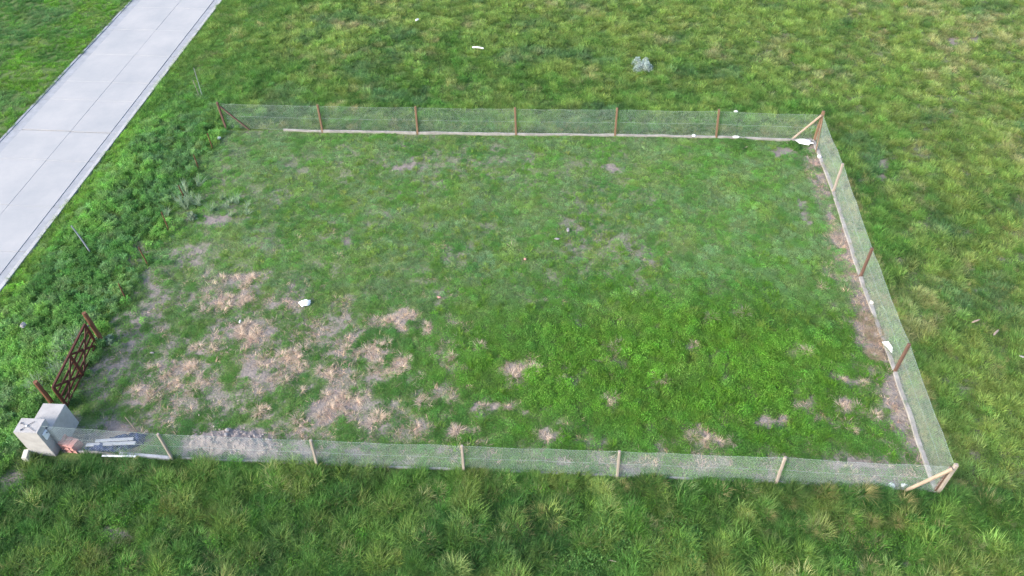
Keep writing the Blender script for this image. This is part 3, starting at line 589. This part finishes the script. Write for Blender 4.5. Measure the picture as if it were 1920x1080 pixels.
# ------------------------------------------------------------------ gate and gate posts
gp = link('gate_post', pole_mesh('gate_post', (0, 0, -.3), (-.02, .0, 1.68), .085, .08, 10), M_gpost, loc=(-29.70, 4.95, 0)); tag(gp, 'tall reddish wooden post carrying the brown gate at its far end', 'post', 'gate posts')
gp2 = link('gate_post', pole_mesh('gate_post', (0, 0, -.3), (-.03, .0, 1.42), .085, .08, 10), M_gpost, loc=(-30.18, 1.95, 0)); tag(gp2, 'short reddish wooden post standing beside the cement pillar at the gate opening', 'post', 'gate posts')
GA = Vector((-29.80, 4.78, .06)); GB = Vector((-29.60, 1.82, .06)); gl = (GB-GA).length
gt = empty('farm_gate', GA, math.atan2(GB.y-GA.y, GB.x-GA.x)); tag(gt, 'dark brown wooden farm gate with rails and crossed diagonals', 'gate')
def gpart(name, a, b_, wx, wy): return link(name, beam_mesh(name, a, b_, wx, wy, roll_up=Vector((0, 1, .01)), bevel=.006), M_gate, gt)
HG = 1.12
for xx, nm in ((.04, 'end_stile'), (gl/2, 'middle_stile'), (gl-.04, 'end_stile')): gpart(nm, (xx, 0, .0), (xx, 0, HG+.02), .13, .055)
gpart('top_rail', (0, 0, HG+.065), (gl, 0, HG+.065), .08, .07)
for z in (.08, .33, .58, .84): gpart('rail', (.1, 0, z), (gl-.1, 0, z), .085, .035)
for x0, x1 in ((.09, gl/2-.05), (gl/2+.05, gl-.09)):
    gpart('diagonal_brace', (x0, -.032, .06), (x1, -.032, HG), .09, .03); gpart('diagonal_brace', (x0, .034, HG), (x1, .034, .06), .09, .03)
for z in (.25, .95):
    me = box_mesh('hinge', .16, .05, .05, .008); link('hinge', me, M_dark, gt, (-.04, 0, z))

# ------------------------------------------------------------------ cement pillar
def prism_mesh(name, poly, z0, z1, bevel=.015):
    bm = bmesh.new(); lo = [bm.verts.new((p[0], p[1], z0)) for p in poly]; hi = [bm.verts.new((p[0], p[1], z1)) for p in poly]; n = len(poly)
    bm.faces.new(lo[::-1]); bm.faces.new(hi)
    for i in range(n): bm.faces.new((lo[i], lo[(i+1) % n], hi[(i+1) % n], hi[i]))
    bmesh.ops.bevel(bm, geom=list(bm.edges), offset=bevel, segments=2, affect='EDGES'); return bm_mesh(name, bm)
pl = empty('meter_pillar', (-29.5, .3, 0)); tag(pl, 'pale cement rendered meter pillar of two joined blocks at the near left corner', 'pillar')
link('tall_block', prism_mesh('tall_block', [(-.44, -.40), (.40, -.40), (.40, .17), (-.44, .17)], -.2, 1.40), M_plast, pl)
link('rear_block', prism_mesh('rear_block', [(-.24, .172), (.402, .172), (.402, -.07), (.56, -.07), (.56, .99), (-.24, .99)], -.2, 1.10), M_plast, pl)
mb = link('meter_box', box_mesh('meter_box', .05, .22, .30, .012), M_white, pl, (.428, -.20, .86)); mb['label'] = 'white meter box on the shaded side'
link('knob', box_mesh('knob', .03, .04, .04, .008), M_dark, mb, (.04, .04, .20))
link('cable_gland', box_mesh('cable_gland', .05, .05, .05, .01), M_dark, pl, (.43, -.03, 1.14))
br = empty('metal_bracket', (-29.58, .14, 1.402), .3); tag(br, 'dark spider-shaped metal bracket lying on top of the cement pillar', 'bracket')
for a, l in ((2.4, .26), (.5, .27), (-.75, .40), (-2.5, .18)):
    link('arm', pole_mesh('arm', (0, 0, .03), (math.cos(a)*l, math.sin(a)*l, .02), .009, .009, 6), M_dark, br)
link('hub', box_mesh('hub', .06, .06, .05, .01), M_white, br)
for a, l in ((2.4, .26), (-2.5, .18)): link('foot', box_mesh('foot', .05, .05, .03, .008), M_dark, br, (math.cos(a)*l, math.sin(a)*l, .0))
cb = link('concrete_block', box_mesh('concrete_block', .17, .34, .36, .015, .008), M_cream, loc=(-29.98, -.24, -.04), rot=(0, 0, .22)); tag(cb, 'small cream concrete block standing at the foot of the pillar', 'block')

# hollow bricks stacked against the pillar
def hollow_brick():
    w, l, h = .18, .33, .18; bm = bmesh.new(); vs = add_box(bm, 0, 0, h/2, w, l, h); bmesh.ops.bevel(bm, geom=list(bm.edges), offset=.006, segments=1, affect='EDGES')
    fs = [f for f in bm.faces if abs(f.normal.y) > .9 and f.calc_area() > .01]
    for f in fs:
        r = bmesh.ops.inset_individual(bm, faces=[f], thickness=.02); bmesh.ops.translate(bm, verts=f.verts, vec=-f.normal*.03)
    return bm_mesh('brick', bm)
hb = hollow_brick(); hb.materials.append(M_brick)
for (bx, by, rz, lay, lab) in ((-28.93, .33, .35, [(0, 0, 0), (0, 0, .183)], 'narrow stack of terracotta hollow bricks touching the pillar'), (-28.58, .22, -.15, [(-.095, 0, 0), (.095, .02, 0), (-.095, .01, .183), (.095, -.01, .183)], 'wider stack of terracotta hollow bricks beside the tarp')):
    s_ = empty('brick_stack', (bx, by, 0), rz); s_.scale = (1.12, 1.12, 1.12); tag(s_, lab, 'brick stack', 'brick stacks by the pillar')
    for q_ in lay:
        o = bpy.data.objects.new('brick', hb); COL.objects.link(o); o.parent = s_; o.location = q_; o.rotation_euler = (0, 0, random.uniform(-.05, .05))

# ------------------------------------------------------------------ tarp and planks
TP = [(-28.27, .30), (-27.81, .42), (-27.5, .66), (-26.75, .92), (-26.3, .88), (-26.22, .51), (-26.62, .27), (-26.93, .12), (-27.34, .06), (-28.08, .07), (-28.17, .09)]
def inside(p, poly):
    c = False; j = len(poly)-1
    for i in range(len(poly)):
        if (poly[i][1] > p[1]) != (poly[j][1] > p[1]) and p[0] < (poly[j][0]-poly[i][0])*(p[1]-poly[i][1])/(poly[j][1]-poly[i][1])+poly[i][0]: c = not c
        j = i
    return c
def edge_d(p, poly):
    P = Vector(p); best = 9
    for i in range(len(poly)):
        a = Vector(poly[i]); b_ = Vector(poly[(i+1) % len(poly)]); t_ = max(0, min(1, (P-a).dot(b_-a)/(b_-a).length_squared)); best = min(best, (P-a-(b_-a)*t_).length)
    return best
bm = bmesh.new(); st = .035; vid = {}
for i in range(70):
    for j in range(32):
        p = (-28.4+i*st, .0+j*st)
        if inside(p, TP):
            d = edge_d(p, TP); f = 1-abs(mnoise.noise(Vector((p[0]*3.0+p[1]*2, p[1]*5-p[0]*1.5, 2))))*2; f2 = 1-abs(mnoise.noise(Vector((p[0]*7-p[1]*5, p[1]*8+p[0]*4, 5))))*2
            vid[i, j] = bm.verts.new((p[0]+27.2, p[1]-.4, min(1, d/.09)*(.07+.13*max(0, f)**2+.05*f2)+.01))
for (i, j), v in list(vid.items()):
    k_ = [(i, j), (i+1, j), (i+1, j+1), (i, j+1)]
    if all(q_ in vid for q_ in k_): bm.faces.new([vid[q_] for q_ in k_])
for v in [v for v in bm.verts if not v.link_faces]: bm.verts.remove(v)
ed = [e for e in bm.edges if e.is_boundary]; r = bmesh.ops.extrude_edge_only(bm, edges=ed)
for v in r['geom']:
    if isinstance(v, bmesh.types.BMVert): v.co.z = -.05
tp = link('tarpaulin', bm_mesh('tarpaulin', bm, True), M_tarp, loc=(-27.2, .4, 0)); tag(tp, 'crumpled dark blue tarpaulin on the ground behind the fence', 'tarp')
def plank(a, b_, w, h, m, label, group=None):
    a = Vector(a); b_ = Vector(b_); o = link('plank', beam_mesh('plank', (0, 0, 0), b_-a, w, h, roll_up=Vector((0, 1, 0)).cross(b_-a).normalized() if False else Vector((0, 1, 0)), bevel=.006), m, loc=a); return tag(o, label, 'plank', group)
plank((-27.86, .43, .20), (-26.55, .56, .23), .05, .11, M_plank, 'shorter pale plank lying on the tarp, farther from the fence', 'planks on the tarp')
plank((-28.12, .27, .19), (-26.42, .41, .22), .05, .12, M_plank, 'longer grey plank lying on the tarp, nearer the fence', 'planks on the tarp')
plank((-27.4, -.11, .17), (-26.22, -.085, .18), .03, .07, M_white, 'narrow white board lying along the front fence strip beside the tarp')

# ------------------------------------------------------------------ dirt mound and rubble
def mound_h(x, y):
    a, b_ = (x+23.1)/1.75, (y-.75)/.62; a, b_ = a*.95+b_*.3, b_*.95-a*.12
    d = math.sqrt(a*a+b_*b_)+.25*mnoise.noise(Vector((x*1.2, y*1.2, 1))); f = max(0, 1-d); return .24*f**.8*(1+.25*mnoise.noise(Vector((x*2, y*2, 7))))+(.06*mnoise.noise(Vector((x*6, y*6, 4))) if f > .05 else 0)
bm = bmesh.new(); G_ = {}
for i in range(86):
    for j in range(40):
        x_, y_ = -25.2+i*.05, .05+j*.05-.0; G_[i, j] = bm.verts.new((x_+23.1, y_-.75, mound_h(x_, y_)-.05+gh(x_, y_)*.0))
for i in range(85):
    for j in range(39): bm.faces.new((G_[i, j], G_[i+1, j], G_[i+1, j+1], G_[i, j+1]))
md_ = link('dirt_mound', bm_mesh('dirt_mound', bm, True), M_mound, loc=(-23.1, .75, 0)); tag(md_, kind='structure')
def blob(name, rad, seed, amp=.3, flat=1., sub=2, fr=1.6, smooth=False):
    bm = bmesh.new(); bmesh.ops.create_icosphere(bm, subdivisions=sub, radius=1)
    for v in bm.verts:
        k_ = 1+amp*mnoise.noise(v.co*fr+Vector((seed*3.1, seed, 0)))+amp*.5*mnoise.noise(v.co*fr*2.7+Vector((seed, 5, 0))); v.co = Vector((v.co.x*k_*rad, v.co.y*k_*rad, max(v.co.z*k_, -.5)*rad*flat))
    return bm_mesh(name, bm, smooth)
bm = bmesh.new(); stones = [blob('st', 1, s_, .45, .8, 1) for s_ in range(5)]
for k_ in range(300):
    x_ = random.gauss(-22.9, .95); y_ = random.gauss(.8, .38); h_ = mound_h(x_, y_)
    if y_ < .1: continue
    s_ = random.choice([.012, .015, .02, .025, .03, .04]); n0 = len(bm.verts); bm.from_mesh(random.choice(stones)); bm.verts.ensure_lookup_table()
    Mx = Matrix.Translation((x_, y_, max(h_-.05, 0)+s_*.3)) @ Matrix.Rotation(random.uniform(0, 6.28), 4, 'Z') @ Matrix.Diagonal((s_*random.uniform(.8, 1.4), s_, s_, 1))
    for v in bm.verts[n0:]: v.co = Mx @ v.co
for s_ in stones: bpy.data.meshes.remove(s_)
rb = link('rubble', bm_mesh('rubble', bm), M_rubble); tag(rb, kind='stuff')
for (x_, y_, s_, lab) in ((-23.45, 1.13, .085, 'largest pale stone on top of the dirt mound'), (-23.42, .92, .075, 'grey stone just below the largest stone on the dirt mound')):
    o = link('stone', blob('stone', s_, 11+x_, .35, .75), M_stone, loc=(x_, y_, mound_h(x_, y_)-.05+s_*.45)); tag(o, lab, 'stone', 'stones on the dirt mound')

# ------------------------------------------------------------------ litter, stones and debris
def litter(name, x_, y_, sx, sy, sz, m, label, cat, seed, zoff=.05, rz=0., group=None, amp=.35, sub=3):
    me = blob(name, 1, seed, amp, 1, sub, 1.9, False); me.transform(Matrix.Diagonal((sx*.85, sy*.85, sz*.85, 1))); o = link(name, me, m, loc=(x_, y_, gh(x_, y_)+zoff), rot=(0, 0, rz)); return tag(o, label, cat, group)
litter('plastic_bag', -22.3, 7.24, .27, .17, .15, M_white, 'crumpled white bag lying on the grass in the left half of the lot', 'bag', 1, .1, .3)
litter('plastic_bag', -.55, 18.62, .40, .17, .10, M_white, 'large bright white bag lying beside the braced far corner post', 'bag', 2, .12, -.2, amp=.6)
litter('foam_scrap', -.08, 17.45, .10, .12, .08, M_white, 'small white scrap at the top of the right fence strip', 'scrap', 3, .12)
litter('foam_scrap', -5.79, 19.0, .11, .08, .08, M_white, 'small round white scrap against the far fence strip', 'scrap', 4, .12)
litter('foam_scrap', -3.75, 18.95, .20, .07, .06, M_white, 'flat long white scrap along the far fence strip near the corner', 'scrap', 5, .12)
litter('foam_scrap', -3.51, 20.98, .12, .07, .06, M_white, 'small white scrap in the field just behind the far fence', 'scrap', 6, .22)
litter('foam_scrap', -.10, 7.9, .09, .09, .08, M_cream, 'small cream scrap on the dead hay beside the right fence', 'scrap', 7, .28)
litter('foam_scrap', -27.55, 4.49, .10, .04, .03, M_stone, 'greyish scrap on the bare soil right of the gate', 'scrap', 8, .04)
litter('foam_scrap', -24.65, 6.2, .05, .1, .04, M_paper, 'small white scrap among the straw left of the white bag', 'scrap', 9, .04)
litter('foam_scrap', -21.25, 30.51, .14, .07, .08, M_white, 'tiny curled white scrap far out in the back field', 'scrap', 10, .22, .7)
litter('foam_scrap', -.95, .12, .12, .08, .07, M_paper, 'dirty white scrap at the foot of the pale corner brace', 'scrap', 12, .06)
litter('foam_scrap', -1.35, .1, .13, .10, .09, M_paper, 'rounded grey white lump left of the pale corner brace', 'scrap', 13, .06)
litter('plastic_rag', -11.84, 11.96, .07, .16, .03, M_stone, 'grey plastic rag in the thin grass of the far half', 'rag', 14, .07)
litter('plastic_rag', -12.3, 11.40, .13, .06, .03, M_stone, 'smaller torn rag just below the grey plastic rag', 'rag', 15, .06)
litter('stone', -32.97, 5.37, .12, .14, .11, M_stone, 'grey stone among the verge weeds left of the gate', 'stone', 16, .36)
litter('brick_fragment', -13.6, 10.13, .08, .07, .05, M_brick, 'orange brick fragment alone near the middle of the lot', 'brick fragment', 17, .06, amp=.2, sub=1)
litter('brick_fragment', -16.95, 7.80, .13, .08, .04, M_brick, 'flat orange brick fragment half hidden where lush green begins', 'brick fragment', 18, .04, amp=.2, sub=1)
litter('dry_branch', 3.53, 7.13, .24, .04, .035, M_wood_pale, 'upper of two pale branches lying in the right field', 'branch', 19, .28, .45, 'pale branches in the right field', amp=.25)
litter('dry_branch', 4.06, 6.57, .24, .045, .04, M_deadhay, 'lower of two pale branches lying in the right field', 'branch', 20, .28, .8, 'pale branches in the right field', amp=.25)
litter('dry_branch', 4.75, 5.4, .32, .05, .045, M_stone, 'grey branch lying at the right edge of the field', 'branch', 22, .22, -.4, amp=.25)
litter('foam_scrap', -29.55, 18.3, .10, .13, .06, M_paper, 'white scrap left of the far corner post among weeds', 'scrap', 23, .1)
# bluish white sheet of paper leaning on the dead hay
bm = bmesh.new(); vv = [bm.verts.new(v) for v in ((-.17, .16, .30), (.06, .19, .33), (.17, -.05, .26), (.13, -.24, .17), (-.02, -.06, .26))]; bm.faces.new(vv)
r = bmesh.ops.extrude_face_region(bm, geom=bm.faces[:]); bmesh.ops.translate(bm, verts=[v for v in r['geom'] if isinstance(v, bmesh.types.BMVert)], vec=(0, 0, .008))
o = link('paper_sheet', bm_mesh('paper_sheet', bm), M_paper, loc=(.02-.1, 5.72, .02)); tag(o, 'torn pale sheet of paper on the dead hay beside the right fence', 'paper')
o = link('white_pipe', pole_mesh('white_pipe', (-.33, .10, .2), (.33, -.12, .26), .045, .04, 8, .03), M_white, loc=(-17.21, 27.13, gh(-17.2, 27.1))); tag(o, 'white plastic pipe lying in the grass of the back field', 'pipe')

# ------------------------------------------------------------------ dead straw tufts inside the lot, one by one
ZL = {'a': 'dead straw tuft in the pale patch left of the white bag', 'b': 'dead straw tuft in the pale patch just right of the brown gate', 'c': 'dead straw tuft scattered on grey soil below the white bag', 'd': 'dead straw tuft in the long pale streak right of the white bag',
      'e': 'dead straw tuft in green clover just past the long pale streak', 'f': 'dead straw tuft in the wide patch right of the dirt mound', 'g': 'dead straw tuft in the loose row between dirt mound patch and big star clump', 'h': 'dead straw tuft in the biggest star shaped clump at the middle of the lot',
      'i': 'greyish dead tuft in the patch close behind the middle of the front fence', 'j': 'dead tuft in the pair of thin patches behind the second front post from the corner', 'k': 'pale dead tuft in the ragged litter near the braced near corner',
      'l1': 'single small straw tuft right of the big star clump', 'l2': 'straw tuft group below the lush grass, left of its yellow crest', 'l3': 'single bright straw tuft in the lush grass', 'l4': 'straw tuft by grey soil at the upper edge of the lush grass', 'l5': 'lone brownish tuft amid the lush green, above the bright single one',
      'l6': 'upper right of two small tufts in the lush grass towards the right fence', 'l7': 'lower left of two small tufts in the lush grass towards the right fence', 'l8': 'tall fan shaped straw tuft nearest the right fence', 'l9': 'flat reddish straw remnant in clover above the big star clump'}
tm = [tuft_mesh('straw%d' % i, M_straw, 120, .07, .15, .34, .013, .35, 1.5, .45, 700+i, (.7, 1.25), segs=3) for i in range(6)]
seen = {}
for e in STRAW:
    key = e[4]; n_ = max(1, int(round(math.pi*e[2]*e[3]*5.6)))
    if key.startswith('l') and key not in ('l2', 'l4'): n_ = 1
    for k_ in range(n_):
        if n_ == 1: dx = dy = 0
        else:
            a = random.uniform(0, 6.283); q_ = math.sqrt(random.random())*.9; dx, dy = e[2]*q_*math.cos(a), e[3]*q_*math.sin(a)
        px_, py_ = e[0]+dx, e[1]+dy
        o = bpy.data.objects.new('straw_tuft', random.choice(tm)); COL.objects.link(o); s_ = random.uniform(.65, 1.2)*(1.25 if key == 'h' else 1.08)*(1.5 if key == 'l8' else 1.2 if key[0] == 'l' else 1)
        o.location = (px_, py_, gh(px_, py_)); o.scale = (s_, s_, s_*random.uniform(.45, .75)); o.rotation_euler = (random.gauss(0, .15), random.gauss(0, .15), random.uniform(0, 6.28))
        tag(o, ZL[key], 'grass tuft', 'dead straw tufts: '+ZL[key][10:] if n_ > 1 or not key.startswith('l') else 'lone straw tufts')

# blond tussocks outside the front fence
tk = [tuft_mesh('tussock%d' % i, M_tuss, 150, .10, .45, .8, .014, .1, .8, 1.1, 800+i, (.7, 1.3), dirbias=(.5, -.1), segs=4) for i in range(3)]
TU = [(-2.35, -.25, 1.05, 'biggest blond tussock leaning over the front fence strip near the right corner'), (-3.45, -.28, .8, 'blond tussock left of the biggest one, against the front fence'), (-1.15, -.5, .85, 'blond tussock below the pale corner brace'), (-4.7, -.7, .6, 'blond tussock below the second front post from the corner'),
      (-2.3, -1.15, .6, 'small blond tussock in front of the biggest one'), (-3.1, -1.25, .55, 'small blond tussock in front, left of centre of the right group'), (-1.6, -1.2, .6, 'small blond tussock in front, right of the others'), (-5.4, -1.15, .55, 'blond tussock standing alone in the rank grass below the second front post'),
      (-26.35, -.42, .55, 'pinkish dry tussock in front of the white board and tarp'), (-12.6, -1.35, .65, 'blond starry tussock in the rank grass at the middle of the front'), (-4.2, -1.7, .55, 'low blond tussock farthest out in front of the right group'), (-9.9, -.35, .6, 'blond tussock at the foot of the third front post from the corner')]
for (x_, y_, s_, lab) in TU:
    o = bpy.data.objects.new('tussock', random.choice(tk)); COL.objects.link(o); o.location = (x_, y_, gh(x_, y_)); o.scale = (s_, s_, s_*.9); o.rotation_euler = (0, 0, random.uniform(-.5, .5)); tag(o, lab, 'tussock', 'blond tussocks outside the front fence')

# dead hay heaped at the right fence
hm = tuft_mesh('hay', M_hay, 700, .42, .2, .5, .011, .6, 1.5, .7, 900, (.6, 1.4))
for (x_, y_, s_, lab) in ((-.38, 7.25, .6, 'pale heap of dead hay below the cream scrap at the right fence'), (-.25, 6.45, .75, 'browner heap of dead hay against the right fence above the paper'), (-.52, 5.5, .6, 'loose heap of dead hay beside the torn paper')):
    o = empty('hay_heap', (x_, y_, gh(x_, y_))); tag(o, lab, 'hay heap', 'heaps of dead hay at the right fence')
    link('packed_hay', blob('packed_hay', .34*s_, x_*5, .5, .22, 3, smooth=True), M_deadhay, o); l_ = link('stalks', hm, None, o, (0, 0, .05)); l_.scale = (s_, s_, s_*.8)

# bushes and broad-leaved plants
def bush(name, x_, y_, label, cat, m, rad, hgt, n, ls, seed, group=None, cores=5, far=.95):
    o = empty(name, (x_, y_, gh(x_, y_))); tag(o, label, cat, group); V = None
    rg = random.Random(seed)
    for k_ in range(cores):
        a = rg.uniform(0, 6.28); q_ = rad*rg.uniform(.2, far) if k_ else 0
        f = link('foliage', leafy_mesh('foliage', m, n, rad*rg.uniform(.25, .5), hgt*rg.uniform(.6, 1.05), ls, seed*7+k_, (.6, 1.35), True, .9), None, o, (q_*math.cos(a), q_*math.sin(a), 0))
    for k_ in range(3):
        a = rg.uniform(0, 6.28); link('stem', pole_mesh('stem', (0, 0, -.05), (math.cos(a)*rad*.4, math.sin(a)*rad*.4, hgt*.6), .015, .008, 5), M_wood_grey, o)
    return o
bush('shrub', -7.98, 25.63, 'grey blue rounded shrub standing alone in the back field', 'shrub', M_shrub, .72, .6, 420, .08, 41, cores=9, far=.6)
bush('shrub', -10.6, -2.75, 'large spreading broad leaved plant at the bottom of the front grass', 'shrub', M_bushg, 1.15, .36, 230, .075, 42, cores=13)
bush('shrub', -8.3, -2.3, 'spreading broad leaved plant right of the dark gap in the front grass', 'shrub', M_bushg, 1.0, .34, 220, .07, 43, cores=10)
bush('shrub', -1.15, -1.05, 'small fresh green bush just outside the braced near corner', 'shrub', M_bushg, .32, .35, 260, .06, 44, cores=3)
bush('shrub', -3.6, 18.15, 'fresh green leafy bush inside the far fence near the white scraps', 'shrub', M_bushg, .7, .3, 260, .06, 45, cores=6)
bush('shrub', -1.2, 18.55, 'fresh green leafy clump under the far corner brace', 'shrub', M_bushg, .55, .28, 240, .06, 46, cores=4)
bush('thistle', -28.75, 12.25, 'grey green broad leaved thistle on bare soil beside a rusty stake', 'thistle', M_thist, .36, .3, 110, .15, 47, cores=3)
bush('thistle', -29.35, 4.85, 'grey green broad leaved thistle at the foot of the tall gate post', 'thistle', M_thist, .3, .25, 90, .13, 48, cores=2)
# pale feathery weeds
wk = [tuft_mesh('feather%d' % i, M_thist, 40, .08, .4, .8, .022, .1, .6, .5, 950+i, (.8, 1.4)) for i in range(3)]
for i in range(46):
    if i < 26: x_, y_ = random.uniform(-31.3, -30.2), random.uniform(2.1, 5.2)
    elif i < 36: x_, y_ = random.gauss(-29.6, .25), random.gauss(13.4, .7)
    else: x_, y_ = random.gauss(-27.6, .6), random.gauss(13.0, .35)
    lab = 'pale feathery weed stalk beside the outside of the brown gate' if i < 26 else ('pale feathery weed around the short rusty stake' if i < 36 else 'pale feathery weed at the far edge of the bare soil by the thistle')
    o = bpy.data.objects.new('tall_weed', random.choice(wk)); COL.objects.link(o); s_ = random.uniform(.6, 1.1); o.location = (x_, y_, gh(x_, y_)); o.scale = (s_, s_, s_); o.rotation_euler = (random.gauss(0, .2), random.gauss(0, .2), random.uniform(0, 6.28)); tag(o, lab, 'weed', 'feathery weeds: '+lab[25:])
